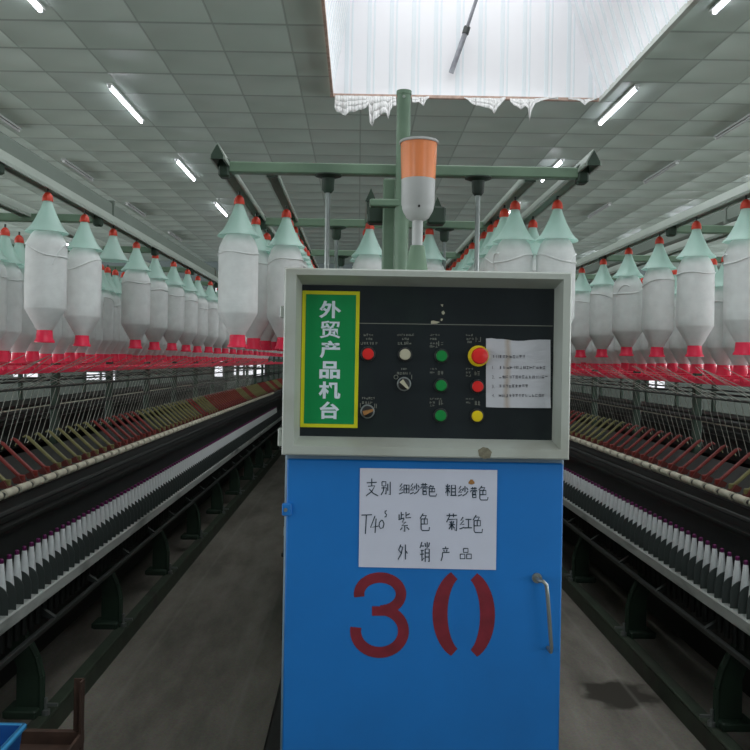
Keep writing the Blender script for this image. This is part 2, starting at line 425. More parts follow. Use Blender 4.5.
far_window(5, 8.05, 8.55, 1.0, 1.9, 2, 4)
far_window(6, -9.6, -8.9, 1.0, 1.9, 2, 4)

def added_side_window(n, x, s, y0, y1, z0, z1, nb):  # windows added out of view to brighten the dim ceiling
    m = MB(); f = .06
    def b(a, c): return (min(a, c), max(a, c))
    xs = b(x, x - s * .06)
    m.box(*xs, y0 - f, y0, z0 - f, z1 + f); m.box(*xs, y1, y1 + f, z0 - f, z1 + f); m.box(*xs, y0, y1, z0 - f, z0); m.box(*xs, y0, y1, z1, z1 + f)
    for i in range(1, nb): y = y0 + (y1 - y0) * i / nb; m.box(*xs, y - .03, y + .03, z0, z1)
    m.box(*xs, y0, y1, (z0 + z1) / 2 - .03, (z0 + z1) / 2 + .03)
    w = struct(m.build('window_%d' % n, M['dsteel']))
    MB().quad((x - s * .02, y0, z0), (x - s * .02, y1, z0), (x - s * .02, y1, z1), (x - s * .02, y0, z1)).build('pane', M['added_side_pane'], w)
nw = 7
for s_ in (-1, 1):
    for y_ in (-3.5, 2.0, 7.5, 13.0, 18.5):
        added_side_window(nw, 14.0 * s_, s_, y_, y_ + 3.6, 1.2, 3.7, 4); nw += 1

for x0_, x1_ in ((-8.2, -3.4), (3.6, 8.4)):  # windows added behind the camera as fill for the dark fronts
    m = MB(); f = .06; ya, yb = YB, YB + .06; z0, z1 = 1.0, 3.5
    m.box(x0_ - f, x0_, ya, yb, z0 - f, z1 + f); m.box(x1_, x1_ + f, ya, yb, z0 - f, z1 + f); m.box(x0_, x1_, ya, yb, z0 - f, z0); m.box(x0_, x1_, ya, yb, z1, z1 + f)
    for i in range(1, 5): x = x0_ + (x1_ - x0_) * i / 5; m.box(x - .03, x + .03, ya, yb, z0, z1)
    w_ = struct(m.build('window_%d' % nw, M['dsteel'])); nw += 1
    MB().quad((x0_, YB + .02, z0), (x1_, YB + .02, z0), (x1_, YB + .02, z1), (x0_, YB + .02, z1)).build('pane', M['added_rear_pane'], w_)

# ---------------------------------------------------------------- ceiling lights
def light_proto(lit):
    r = empty('fluorescent_light')
    hb = MB(); hb.prism([(-.026, 0), (-.03, -.024), (-.024, -.024), (-.02, -.014), (.02, -.014), (.024, -.024), (.03, -.024), (.026, 0)], -.62, .62); hb.build('housing', M['white'] if lit else M['tubeoff'], r)
    for s in (-1, 1):
        MB().box(-.016, .016, s * .6 - .012, s * .6 + .012, -.05, -.012, .004).build('end_cap', M['white'], r)
    MB().tube([(0, -.59, -.036), (0, .59, -.036)], .015, 10).build('tube', M['tube'] if lit else M['tubeoff'], r, smooth=True)
    register(r); return r
protoL = {True: light_proto(True), False: light_proto(False)}
usedL = set()
def place_light(x, y, lit, label):
    r = protoL[lit] if lit not in usedL else copy_tree(protoL[lit]); usedL.add(lit)
    r.location = (x, y, HC - .002)
    tag(r, label, 'ceiling light', 'lit tube lights on the ceiling' if lit else 'unlit tube lights on the ceiling')
for colname, x, ys, lit in (
        ('left', -2.5, (-3.1, -.1, 2.8, 5.78, 8.75, 11.75, 14.8, 17.8, 20.6), True),
        ('right', 2.63, (-3.2, -.2, 2.7, 5.6, 8.52, 11.4, 14.3, 17.2, 20.2), True),
        ('far right', 5.66, (-3.2, -.2, 2.7, 5.6, 8.5, 11.45, 14.4, 17.2, 20.2), True),
        ('added far left', -7.0, (2.8, 8.7, 14.6, 20.2), True),  # lit line added to brighten the ceiling
        ('added outermost right', 9.0, (2.8, 8.7, 14.6, 20.2), True),  # another added row of tubes, for more light overhead
        ('unlit left', -4.08, (6.3, 9.2, 11.9, 15.0, 18.2), False),
        ('unlit right', 4.13, (6.2, 9.0, 11.4, 14.3, 17.2), False)):
    for i, y in enumerate(ys):
        if lit: lab = 'lit white fluorescent tube, %s from the rear of the %s line of ceiling lights' % (ordinal(i + 1), colname)
        else: lab = 'dark switched-off fluorescent tube, %s of the %s line, counted towards the far wall' % (ordinal(i + 1), colname)
        place_light(x, y, lit, lab)

# ---------------------------------------------------------------- air ducts
def duct(x, z, w, h, label):
    r = empty('air_duct', (x, 12, z))
    MB().box(-w / 2, w / 2, -11.5, 10.9, 0, h, .02).build('duct_body', M['duct'], r)
    for k in range(5):
        y = -10 + 5 * k
        MB().box(-w / 2 - .012, w / 2 + .012, y - .02, y + .02, -.012, h + .012).build('flange', M['duct'], r)
        if k in (0, 4): MB().tube([(0, y + .3, h), (0, y + .3, HC - z)], .008, 6).build('hanger_rod', M['dsteel'], r)
    tag(r, label, 'duct')
duct(-2.16, 2.76, .12, .15, 'long pale air duct hung above the left spinning frame')
duct(3.25, 2.83, .3, .13, 'long pale air duct hung beyond the right creel rail')

# ---------------------------------------------------------------- torn film and rod at the roof opening
def torn(px, py, depth, label, seedn):
    """px: list of (x, drop in px) along the lower edge of the opening"""
    random.seed(seedn)
    mb = MB(); y = SY1 - .02; prev = None
    for i, (x, d) in enumerate(px):
        a = P(x, py, y); b = P(x + random.uniform(-.4, .4), py + d, y)
        off = .03 * math.sin(i * 1.1) + random.uniform(-.012, .012)
        col = [Vector((a[0], y - .004, HC - .018))]
        for k in range(1, 4):
            q = Vector(a).lerp(Vector(b), k / 3); q.y = y - .012 - abs(off) * k * .3; col.append(q)
        if prev:
            for k in range(3): mb.quad(prev[k], col[k], col[k + 1], prev[k + 1])
        prev = col
    o = mb.build('torn_plastic_film', M['film'], smooth=True)
    sol = o.modifiers.new('s', 'SOLIDIFY'); sol.thickness = .003
    tag(o, label, 'plastic film', 'torn film hanging at the roof opening')
torn([(335, 12), (337, 17), (340, 17), (343, 19), (346, 21), (348, 17), (351, 16), (354, 17), (358, 15), (362, 14), (366, 13), (368, 9)], 96, 0, 'torn white film strip hanging at the left corner of the skylight opening', 3)
torn([(368, 5), (369, 14), (370, 27), (372, 31), (374, 25), (377, 23), (380, 20), (383, 18), (386, 18), (388, 24), (390, 17), (392, 11), (396, 10)], 96, 0, 'longest torn white film scrap with a dangling tail, left of the green post', 4)
torn([(412, 7), (415, 8), (418, 7), (421, 8), (423, 11), (425, 6), (429, 2)], 96, 0, 'small torn white film scrap just right of the green post top', 5)
torn([(464, 1), (468, 4), (472, 8), (476, 9), (480, 10), (485, 11), (489, 12), (492, 15), (494, 18), (496, 13), (500, 8), (505, 2)], 97, 0, 'torn white film scrap drooping below the middle of the opening edge', 6)
torn([(510, 5), (513, 9), (517, 11), (521, 13), (525, 10), (528, 13), (529, 25), (531, 15), (534, 8), (540, 5), (548, 3), (558, 1)], 97, 0, 'torn white film with a thin tail near the right half of the opening', 7)
torn([(568, 1), (574, 3), (580, 4), (584, 8), (587, 5), (592, 3), (597, 1)], 98, 0, 'small torn film scrap at the right corner of the opening', 8)
a = P(451, 73, 8.28); b = P(480, -8, 8.05); mid = P(466, 31, 8.19)
rd = empty('pipe', a)
A = Vector(a)
MB().tube([Vector(a) - A, Vector(mid) - A], .026, 10).build('lower_tube', M['rod'], rd, smooth=True)
MB().tube([Vector(mid) - A, Vector(P(482, -18, 8.0)) - A], .018, 10).build('upper_tube', M['rod'], rd, smooth=True)
MB().tube([Vector(mid) - A - Vector((.008, 0, .03)), Vector(mid) - A + Vector((.012, 0, .04))], .034, 10).build('collar', M['dsteel'], rd, smooth=True)
tag(rd, 'slanting weathered pipe inside the white roof light well', 'pipe')

# ---------------------------------------------------------------- roving bobbins
def bobbin_proto(v):
    """origin at the underside of the red foot; total height about 0.59"""
    r = empty('roving_bobbin')
    hb = MB(); hb.lathe([(.0375, .012), (.0375, .018), (.032, .026), (.0285, .06), (.024, .064)], seg=20); hb.build('bobbin_foot', M['red'], r, smooth=True)
    top = .435
    pk = MB()
    k = [.96, .93, .98][v]
    pk.lathe([(.027, .058), (.03, .061), (.076 * k, .138), (.0785 * k, .145), (.0785 * k, .18), (.0785 * k, .37), (.0765 * k, .388), (.070 * k, .405), (.058, .425), (.045, .442), (.02, .445)], seg=28)
    # loose tail of roving lying over the shoulder
    pts = []
    ph = v * 2.1
    for i in range(25):
        a = ph + i / 24 * 2 * PI
        z = .365 + (.0, .018, .03)[v] * math.sin(a) + .004 * math.sin(3 * a)
        rr = (.079 if z < .375 else .079 - (z - .375) * .22) * k
        pts.append((rr * math.cos(a), rr * math.sin(a), z))
    pk.tube(pts, .0034, 6)
    if v:
        pts = [(.0785 * k * math.cos(4.2 + i * .13), .0785 * k * math.sin(4.2 + i * .13), .385 - .0022 * (i - 6) ** 2 * (.5 if v == 1 else 1)) for i in range(9)]
        pk.tube(pts, .0034, 6)
    pk.build('roving', M['roving'], r, smooth=True)
    ht = MB()
    prof = [(.0165, .556), (.021, .54), (.029, .52), (.039, .497), (.051, .473), (.064, .453), (.077, .440), (.081, .434)]
    ht.lathe(prof, seg=28, cap=False); ht.lathe([(q - .0015, h) for q, h in prof], seg=28, cap=False)
    ht.build('dust_hat', M['hat'], r, smooth=True)
    kn = MB(); kn.lathe([(.0205, .556), (.0205, .566), (.018, .578), (.011, .588), (.0045, .592)], seg=16)
    kn.build('hanger_knob', M['knob'], r, smooth=True)
    MB().tube([(0, 0, .59), (0, 0, .606)], .0045, 6).build('hanger_stem', M['dsteel'], r)
    register(r); return r
PB = [bobbin_proto(i) for i in range(3)]; usedB = set()
ZB = 1.636
def bobbin(x, y, label, group, dz=0.0):
    v = random.choice((0, 0, 1, 2))
    r = PB[v] if v not in usedB else copy_tree(PB[v]); usedB.add(v)
    r.location = (x + random.uniform(-.004, .004), y + random.uniform(-.008, .008), ZB + dz + random.uniform(-.006, .004))
    r.rotation_euler = (random.uniform(-.012, .012), random.uniform(-.012, .012), random.uniform(0, 6.28))
    tag(r, label, 'bobbin', group)
def row(x, y0, step, n, name, group, single=14, skip=(), dz=0.0):
    for i in range(n):
        if i in skip: continue
        j = i + 1 - sum(1 for q in skip if q < i)
        if i < single: lab = 'white roving bobbin under mint hat, %s from camera in %s' % (ordinal(j), name)
        else: lab = 'small distant white roving bobbin in the far stretch of %s' % name
        bobbin(x, y0 + step * i, lab, group, dz)
CL, CC, CRt = -1.81, 0.14, 2.035       # axes of the three frames
random.seed(11)
row(CL + .6, 3.167, .437, 39, 'the aisle row left', 'bobbins of the left aisle row', 14, skip=(2,))
row(CL + .27, 3.25, .163, 66, 'the inner row left', 'bobbins of the left inner row', 10, dz=-.08)
row(CL - .27, 4.65, .22, 36, 'the middle row left', 'bobbins of the left middle row', 4, dz=-.08)
row(CL - .60, 5.0, .44, 24, 'the rear row left', 'bobbins of the left rear row', 3)
row(CRt - .6, 3.07, .447, 8, 'the aisle row right', 'bobbins of the right aisle row', 14)
row(CRt - .27, 3.65, .163, 22, 'the inner row right', 'bobbins of the right inner row', 8, dz=-.08)
row(CRt + .27, 4.9, .22, 14, 'the middle row right', 'bobbins of the right middle row', 3, dz=-.08)
row(CRt + .60, 5.4, .447, 8, 'the rear row right', 'bobbins of the right rear row', 3)
row(CC - .6, 3.13, .47, 6, 'outer left row of central creel', 'bobbins behind the cabinet, outer left row', 8)
row(CC + .6, 3.13, .46, 6, 'outer right row of central creel', 'bobbins behind the cabinet, outer right row', 8)
row(CC - .45, 3.43, .21, 11, 'inner left row of central creel', 'bobbins behind the cabinet, inner left row', 4)
row(CC + .45, 3.18, .19, 13, 'inner right row of central creel', 'bobbins behind the cabinet, inner right row', 8)
row(CC - .10, 3.68, .22, 9, 'centre left row of central creel', 'bobbins behind the cabinet, centre left row', 2)
row(CC + .18, 3.82, .22, 8, 'centre right row of central creel', 'bobbins behind the cabinet, centre right row', 2)
row(-3.17, 7.4, .44, 14, 'the neighbouring frame at far left', 'bobbins of the farther left frame', 2)
row(3.385, 7.1, .44, 8, 'the neighbouring frame at far right', 'bobbins of the farther right frame', 2)
# one hanger without a bobbin: the hat alone
eh = empty('dust_hat', (CL + .6, 3.167 + .437 * 2, ZB))
for ch in PB[0].children:
    if ch.name.split('.')[0] in ('dust_hat', 'hanger_knob', 'hanger_stem'):
        q = ch.copy(); COL.objects.link(q); q.parent = eh
        if q.name.startswith('dust_hat'): q.name = 'hat_cone'
tag(eh, 'lone mint hat with red knob and no bobbin, in the left aisle row', 'hat')

# ---------------------------------------------------------------- spinning frames
YC = [2.75 + 1.07 * k for k in range(17)]
def creel(root, ax, rails, y0, y1, posts=True, trays=(), first=0, zr=2.236):
    for dx in rails:
        mb = MB(); x = ax + dx
        for s in (-1, 1):   # inverted V channel
            mb.prism([(x, zr + .054), (x + s * .024, zr + .012), (x + s * .024, zr), (x + s * .017, zr), (x + s * .017, zr + .010), (x, zr + .040)], y0 + (.25 if abs(dx) in (.45,) else 0), y1)
        mb.build('creel_rail', M['alu'], root)
        yc = y0 + (.25 if abs(dx) in (.45,) else 0); MB().prism([(x - .019, zr), (x + .019, zr), (x + .019, zr + .012), (x, zr + .048), (x - .019, zr + .012)], yc - .006, yc + .003).build('rail_end_cap', M['dgreen'], root)
    w = max(abs(r) for r in rails)
    ys = [y for y in YC[first:] if y0 - .2 <= y <= y1]
    for y in ys:
        cb = MB(); cb.box(ax - w + .02, ax + w - .02, y - .02, y + .02, zr - .018, zr + .018, .004)
        cb.build('creel_crossbar', M['green'], root)
        for s in (-1, 1):
            MB().box(ax + s * (w - .005) - .018, ax + s * (w - .005) + .018, y - .025, y + .025, zr - .034, zr + .03, .006).build('crossbar_bracket', M['dgreen'], root)
        if posts: MB().box(ax - .022, ax + .022, y + .03, y + .075, .1, zr - .016, .004).build('creel_post', M['dgreen'], root)
        for s in (-1, 1) if not posts else ():
            xx = ax + s * .25
            MB().tube([(xx, y, 1.5), (xx, y, zr - .02)], .0085, 10).build('support_rod', M['steel'], root, smooth=True)
            MB().lathe([(.012, -.06), (.02, -.05), (.022, -.012), (.045, -.004), (.045, 0)], (xx, y, zr - .018), 14).build('rod_socket', M['dgreen'], root, smooth=True)
    for dx in trays:
        mb = MB(); x = ax + dx
        mb.box(x - .036, x + .036, y0 + .3, y1, 1.515, 1.540, .003)
        k = 0; y = y0 + .36
        while y < y1:
            mb.lathe([(.044, -.012), (.044, .004), (.030, .008)], (x, y, 1.545), 12)
            y += .098
        o = mb.build('peg_tray', M['red'], root)
    return ys

def side_parts(root, ax, s, y0, y1, full=True, arms=True, ystart=3.0):
    X = ax + s * .55
    def b(a, c): return (min(a, c), max(a, c))
    # floor channel
    mb = MB(); x0, x1 = b(X, X - s * .06)
    mb.box(x0, x1, y0, y1, .0, .02); mb.box(*b(X - s * .012, X), y0, y1, .02, .085); mb.box(x0, x1, y0, y1, .085, .1, .004)
    mb.build('base_channel', M['floorgreen'], root)
    # low bar and its clips
    MB().box(*b(X - s * .012, X + s * .008), y0, y1, .475, .498, .003).build('lower_bar', M['dsteel'], root)
    # spindle rail
    mb = MB(); x0, x1 = b(X - s * .13, X)
    mb.box(x0, x1, y0, y1, .592, .646, .006); mb.box(*b(X - s * .13, X - s * .11), y0, y1, .54, .6)
    mb.build('spindle_rail', M['rail'], root)
    if not full: pass
    # dark box below, drive cover and beam above
    mb = MB(); mb.box(*b(X - s * .2, X - s * .17), y0, y1, .34, .62); mb.box(*b(X - s * .36, X - s * .3), y0, y1, .12, .5)
    mb.build('drive_cover', M['dark'], root)
    mb = MB()
    mb.prism([(ax + s * .40, .66), (ax + s * .43, .67), (ax + s * .445, .9), (ax + s * .40, 1.02), (ax + s * .37, 1.02), (ax + s * .37, .66)], y0, y1)
    mb.box(*b(ax + s * .41, ax + s * .47), y0, y1, .925, .937); mb.tube([(ax + s * .455, y0, .985), (ax + s * .455, y1, .985)], .012, 8)
    mb.build('front_beam', M['dark2'], root)
    mb = MB(); mb.prism([(ax + s * .405, 1.015), (ax + s * .20, 1.13), (ax + s * .20, 1.05), (ax + s * .37, .97)], y0, y1)
    mb.build('drafting_bed', M['dark'], root)
    MB().tube([(ax + s * .33, y0, 1.45), (ax + s * .33, y1, 1.45)], .006, 8).build('guide_rod', M['dsteel'], root)
    MB().tube([(ax + s * .10, y0, 1.31), (ax + s * .10, y1, 1.31)], .012, 8).build('centre_rod', M['dark'], root)
    # segmented clearer roller
    y = y0; k = 0; mb = MB(); mb.tube([(ax + s * .425, y0, 1.05), (ax + s * .425, y1, 1.05)], .011, 8)
    mb.build('roller_shaft', M['dsteel'], root)
    segs = MB(); near = []
    proto = None; n = 0
    while y < y1 and n < 90:
        if proto is None:
            m = MB(); m.lathe([(.012, 0), (.018, .003), (.018, .057), (.0185, .06), (.0185, .065), (.018, .068), (.018, .106), (.012, .109)], seg=14, axis='Y')
            proto = m.build('roller_cover', M['cream'], root, smooth=True); o = proto
        else:
            o = proto.copy(); COL.objects.link(o)
        o.location = (ax + s * .425, y, 1.05); y += .14; n += 1
    # feet
    fp = None
    yy = 3.45 - 1.14 * 2
    while yy < y1:
        if yy > y0 + .1:
            if fp is None:
                m = MB()
                pr = [(-.02, .10), (-.02, .26), (-.04, .34), (-.10, .46), (-.12, .53), (-.18, .58), (-.17, .42), (-.12, .30), (-.12, .10)]
                m.prism([(s * u, v) for u, v in pr], -.012, .012)
                rim = [(s * u, v) for u, v in pr[:6]]
                for (a, c), (d, e) in zip(rim, rim[1:]):
                    m.tube([(a, 0, c), (d, 0, e)], .016, 8)
                m.box(*b(-.02 * s, -.16 * s), -.06, .06, .1, .135, .006)
                fp = m.build('support_bracket', M['dgreen'], root); o = fp
                m = MB(); m.lathe([(.018, -.02), (.018, 0), (.008, .002), (.008, .05)], (s * .0, 0, .12), 10); m.box(*b(s * -.02, s * .05), -.006, .006, .135, .147)
                m.build('levelling_bolt', M['steel'], fp)
                kids = list(fp.children)
            else:
                o = fp.copy(); COL.objects.link(o)
                for ch in kids: q = ch.copy(); COL.objects.link(q); q.parent = o
            o.location = (X - s * .02, yy, 0)
        yy += 1.14
    # clips between low bar and rail, spindle bolsters under the rail
    m = MB(); y = y0 + .2
    while y < y1:
        m.prism([(X - s * .1, .57), (X - s * .1, .53), (X - s * .005, .485), (X + s * .004, .50)], y - .012, y + .012); y += .57
    m.build('bar_clips', M['dsteel'], root)['kind'] = 'stuff'
    m = MB(); y = max(y0, ystart - .2)
    while y < y1 - .1:
        m.lathe([(.012, 0), (.014, .04), (.014, .1)], (X - s * .05, y, .49), 8); y += .07
    m.build('spindle_bolsters', M['dark'], root)['kind'] = 'stuff'
    # separators: round-topped dark plates between the cops
    pr = []
    for i in range(9):
        a = PI * i / 8 * .5
        pr.append((X - s * .042 + s * .05 * math.sin(a) - s * .0, .712 + .052 * math.cos(a)))
    pr = [(X - s * .075, .655), (X - s * .075, .74)] + pr + [(X + s * .008, .655)]
    y = ystart; n = 0; sp = None
    while y < y1 and n < 100:
        if sp is None:
            m = MB(); m.prism(pr, -.0018, .0018); sp = m.build('separator_plate', M['plate'], root); o = sp
        else: o = sp.copy(); COL.objects.link(o)
        o.location = (0, y, 0); y += .07; n += 1
    if y < y1 - .1:
        m = MB()
        while y < y1 - .05:
            m.prism(pr, y - .0018, y + .0018); y += .07
        m.build('separator_plates', M['plate'], root)['kind'] = 'stuff'
    if arms:
        pa = {}
        y = ystart - .1; n = 0
        cols = []
        random.seed(int(abs(ax) * 100))
        while y < y1 and n < 100:
            if not cols: cols = [random.choice(('r', 'y'))] * random.choice((2, 3, 3, 4))
            cc = cols.pop()
            if cc not in pa:
                m = MB()
                xa, xb = s * .412, s * .27
                m.tube([(xa, 0, 1.085), (xb, 0, 1.215), (xb - s * .012, 0, 1.222), (xb - s * .025, 0, 1.215)], [.0085, .0080, .0065, .004], 8)
                m.box(*b(s * .395, s * .425), -.009, .009, 1.075, 1.10, .003)
                o = m.build('pressure_arm', M['armred'] if cc == 'r' else M['armyel'], root, smooth=True)
                m = MB(); m.prism([(s * .425, 1.066), (s * .39, 1.066), (s * .38, 1.085), (s * .405, 1.098)], -.024, .024)
                ch = m.build('arm_saddle', M['saddle'], o); pa[cc] = (o, ch)
                m = MB(); m.tube([(s * .36, .03, 1.115), (s * .275, .03, 1.195), (s * .262, .03, 1.20), (s * .255, .028, 1.185)], .0032, 6)
                g = m.build('roving_guide', M['armyel'], o); pa[cc] = (o, ch, g)
            else:
                o = pa[cc][0].copy(); COL.objects.link(o)
                for q0 in pa[cc][1:]: q = q0.copy(); COL.objects.link(q); q.parent = o
            o.location = (ax, y, 0); y += .14; n += 1
        # strands of roving running down to the drafting arms
        m = MB(); random.seed(5); y = ystart
        while y < min(y1, ystart + 9):
            g = (ax + s * .335, y, 1.452)
            m.tube([(ax + s * .262, y + random.uniform(-.02, .02), 1.19), g], .0016, 3, cap=False)
            up = random.choice((.6, .14, .6))
            m.tube([g, (ax + s * up, y + random.uniform(-.22, .22), 1.60 if up > .3 else 1.53)], .0016, 3, cap=False)
            y += .07
        m.build('roving_strands', M['strand'], root)['kind'] = 'stuff'

def frame_body(root, ax, y0, y1):
    mb = MB(); mb.box(ax - .16, ax + .16, y0, y1, .1, 1.0, .01)
    mb.build('centre_beam', M['dark'], root)

YF = 20.5
fl = empty('spinning_frame', (0, 0, 0))
frame_body(fl, CL, 1.0, YF); side_parts(fl, CL, 1, 1.0, YF, ystart=2.85); side_parts(fl, CL, -1, 3.0, YF, arms=False, ystart=15)
creel(fl, CL, (-.6, -.27, .27, .6), 1.2, YF, trays=(-.27, .27))
tag(fl, 'long ring spinning frame along the left aisle with bobbins hanging above', 'spinning machine', 'parallel spinning frames')
fr = empty('spinning_frame', (0, 0, 0))
frame_body(fr, CRt, 1.0, YF); side_parts(fr, CRt, -1, 1.0, YF, ystart=3.1); side_parts(fr, CRt, 1, 3.0, YF, arms=False, ystart=15)
creel(fr, CRt, (-.6, -.27, .27, .6), 1.2, YF, trays=(-.27, .27))
tag(fr, 'long ring spinning frame along the right aisle with bobbins hanging above', 'spinning machine', 'parallel spinning frames')
f2 = empty('spinning_frame', (0, 0, 0))
frame_body(f2, -3.77, 4.0, YF); side_parts(f2, -3.77, 1, 4.0, YF, arms=False, ystart=8)
creel(f2, -3.77, (-.6, -.14, .14, .6), 4.0, YF, trays=(-.27, .27))
tag(f2, 'farther left spinning frame glimpsed behind the left one', 'spinning machine', 'parallel spinning frames')
f3 = empty('spinning_frame', (0, 0, 0))
frame_body(f3, 3.985, 4.0, YF); side_parts(f3, 3.985, -1, 4.0, YF, arms=False, ystart=8)
creel(f3, 3.985, (-.6, -.27, .27, .6), 4.0, YF, trays=(-.27, .27))
tag(f3, 'farther right spinning frame glimpsed behind the right one', 'spinning machine', 'parallel spinning frames')
# the frame the cabinet belongs to
fc = empty('spinning_frame', (0, 0, 0))
MB().box(CC - .29, CC + .28, 2.36, 4.6, .1, 1.25, .01).build('headstock', M['dgreen'], fc)
MB().box(CC - .48, CC + .44, 2.36, 4.6, 0, .1, .01).build('base_plate', M['dark'], fc)
frame_body(fc, CC, 4.6, YF)
side_parts(fc, CC, -1, 4.7, YF, arms=False, ystart=5); side_parts(fc, CC, 1, 4.7, YF, arms=False, ystart=5)
creel(fc, CC, (-.6, -.45, .45, .6), 2.63, YF, trays=(-.27, .27), posts=False)
for dx, yy in ((-.10, 3.3), (.18, 3.45)):
    MB().prism([(CC + dx - .02, 2.24), (CC + dx + .02, 2.24), (CC + dx, 2.285)], yy, 8).build('creel_rail', M['alu'], fc)
    MB().prism([(CC + dx - .022, 2.238), (CC + dx + .022, 2.238), (CC + dx, 2.29)], yy - .012, yy).build('rail_end_cap', M['dgreen'], fc)
    MB().box(CC + dx - .016, CC + dx + .016, yy - .01, yy + .03, 2.19, 2.24, .004).build('rail_end_bracket', M['dgreen'], fc)
pa = P(404, 95, 2.66); px = pa[0]
pp = MB(); pp.tube([(px, 2.66, .1), (px, 2.66, pa[2])], .0225, 18)
po = pp.build('end_post', M['green'], fc, smooth=True)
MB().lathe([(.0245, 0), (.0245, .012)], (px, 2.66, pa[2]), 18).build('post_cap', M['green'], po, smooth=True)
MB().tube([(px - .001, 2.635, pa[2] - .012), (px - .001, 2.645, pa[2] - .012)], .005, 8).build('cap_screw', M['alu'], po)
ar = P(373, 205, 2.7)
MB().box(ar[0] - .012, px, 2.64, 2.68, ar[2] - .014, ar[2] + .010, .004).build('side_arm', M['green'], fc)
MB().box(px - .06, px - .02, 2.70, 2.76, 1.2, 2.2, .004).build('rear_post', M['green'], fc)
for sx in (-.1, .1): MB().box(px + .02 + sx - .03, px + .02 + sx + .03, 2.74, 2.8, 2.06, 2.12, .006).build('post_clamp', M['dgreen'], fc)
tag(fc, 'central spinning frame behind the numbered blue cabinet, bobbin creel above', 'spinning machine', 'parallel spinning frames')

# ---------------------------------------------------------------- yarn cops on the spindles
def cop_proto():
    r = empty('yarn_cop')
    MB().lathe([(.014, 0), (.019, .012), (.0195, .07), (.018, .095), (.0095, .178), (.0085, .18)], seg=14).build('yarn', M['yarn'], r, smooth=True)
    MB().lathe([(.0075, .178), (.0085, .181), (.0085, .194), (.006, .197)], seg=12).build('tube_tip', M['purple'], r, smooth=True)
    register(r); return r
cop0 = cop_proto(); firstcop = True
def cops(x, y0, y1, side, first):
    y = y0; i = 0
    while y < y1:
        r = cop0 if (first and i == 0) else copy_tree(cop0)
        r.location = (x, y, .655)
        if i < 30: lab = 'white yarn cop with purple tip on the %s frame, %s from the near end' % (side, ordinal(i + 1))
        else: lab = 'distant white yarn cop in the far stretch of the %s spindle rail' % side
        tag(r, lab, 'yarn cop', 'yarn cops along the %s spindle rail' % side)
        y += .07; i += 1
cops(CL + .55 - .035, 2.85 + .035, 13.2, 'left', True)
cops(CRt - .55 + .035, 3.1 + .035, 6.3, 'right', False)

# ---------------------------------------------------------------- control cabinet
cb = empty('electrical_cabinet', (CC, 1.75, 0))
OFF = Vector((CC, 1.75, 0))
def L_(mb):  # shift to the cabinet's own origin
    mb.v = [tuple(Vector(v) - OFF) for v in mb.v]; return mb
m = MB(); m.box(-.152, .444, 1.762, 2.33, .06, 1.40, .004); m.box(-.13, .42, 1.80, 2.3, 0, .06)
L_(m).build('body', M['bluegray'], cb)
m = MB(); m.box(-.1465, .440, 1.748, 1.7625, .08, 1.390, .003)
door = L_(m).build('cabinet_door', M['blue'], cb)
# lower door handle: bent wire pull
h0 = P(537, 578, 1.745); h1 = P(547, 648, 1.745)
m = MB(); pts = [(h0[0], 1.748, h0[2]), (h0[0], 1.722, h0[2]), (h0[0] + .006, 1.716, h0[2] + .001)]
pts += [(h0[0] + .013, 1.716, h0[2] - .006), (h0[0] + .0165, 1.716, h0[2] - .03), (h1[0] + .002, 1.716, h1[2] + .012), (h1[0] + .0025, 1.722, h1[2]), (h1[0] + .0025, 1.748, h1[2])]
m.tube(pts, .0042, 10); m.lathe([(.0105, -.006), (.0105, 0)], (h0[0], 1.748, h0[2]), 16, 'Y')
L_(m).build('handle', M['steel'], door, smooth=True)
k = P(286, 509, 1.747)
m = MB(); m.box(k[0] - .008, k[0] + .012, 1.738, 1.749, k[2] - .013, k[2] + .013, .002); L_(m).build('latch', M['blue'], door)
m = MB(); m.lathe([(.004, -.004), (.004, 0)], (k[0], 1.738, k[2]), 10, 'Y'); L_(m).build('latch_screw', M['steel'], door)
# stencilled number, sprayed on the door
def ribbon(mb, pts, w, y, closed=False):
    """flat stroke in the X-Z plane with round-ish ends; pts in photo px"""
    q = [P(a, b, y) for a, b in pts]
    q = [Vector((p[0], p[2])) for p in q]
    n = len(q); ww = w if isinstance(w, (list, tuple)) else [w] * n
    lft, rgt = [], []
    for i in range(n):
        t = (q[min(i + 1, n - 1)] - q[max(i - 1, 0)]).normalized(); nn = Vector((-t.y, t.x))
        s_ = y / F * ww[i] / 2
        lft.append(q[i] + nn * s_); rgt.append(q[i] - nn * s_)
    for i in range(n - 1):
        mb.quad((lft[i].x, y, lft[i].y), (lft[i + 1].x, y, lft[i + 1].y), (rgt[i + 1].x, y, rgt[i + 1].y), (rgt[i].x, y, rgt[i].y))
def arc(cx, cy, rx, ry, a0, a1, n=16):
    return [(cx + rx * math.cos(math.radians(a0 + (a1 - a0) * i / n)), cy - ry * math.sin(math.radians(a0 + (a1 - a0) * i / n))) for i in range(n + 1)]
yd = 1.7474
m = MB()
ribbon(m, arc(380, 594, 21, 16.5, 190, -88, 26) , 10.5, yd)
ribbon(m, [(372, 611), (384, 611)], 9.5, yd - .0002)
ribbon(m, arc(379.5, 631, 24, 21.5, 82, -190, 28), 11, yd - .0004)
L_(m).build('painted_figure', M['stencil'], door)
m = MB()
wv = [9.5 + 5.5 * math.sin(PI * i / 18) for i in range(19)]
ribbon(m, arc(464, 614, 24, 42, 114, 246, 18), wv, yd)
L_(m).build('painted_stroke', M['stencil'], door); m = MB()
ribbon(m, arc(464.5, 615, 23, 42, 66, -66, 18), wv, yd)
L_(m).build('painted_stroke', M['stencil'], door)
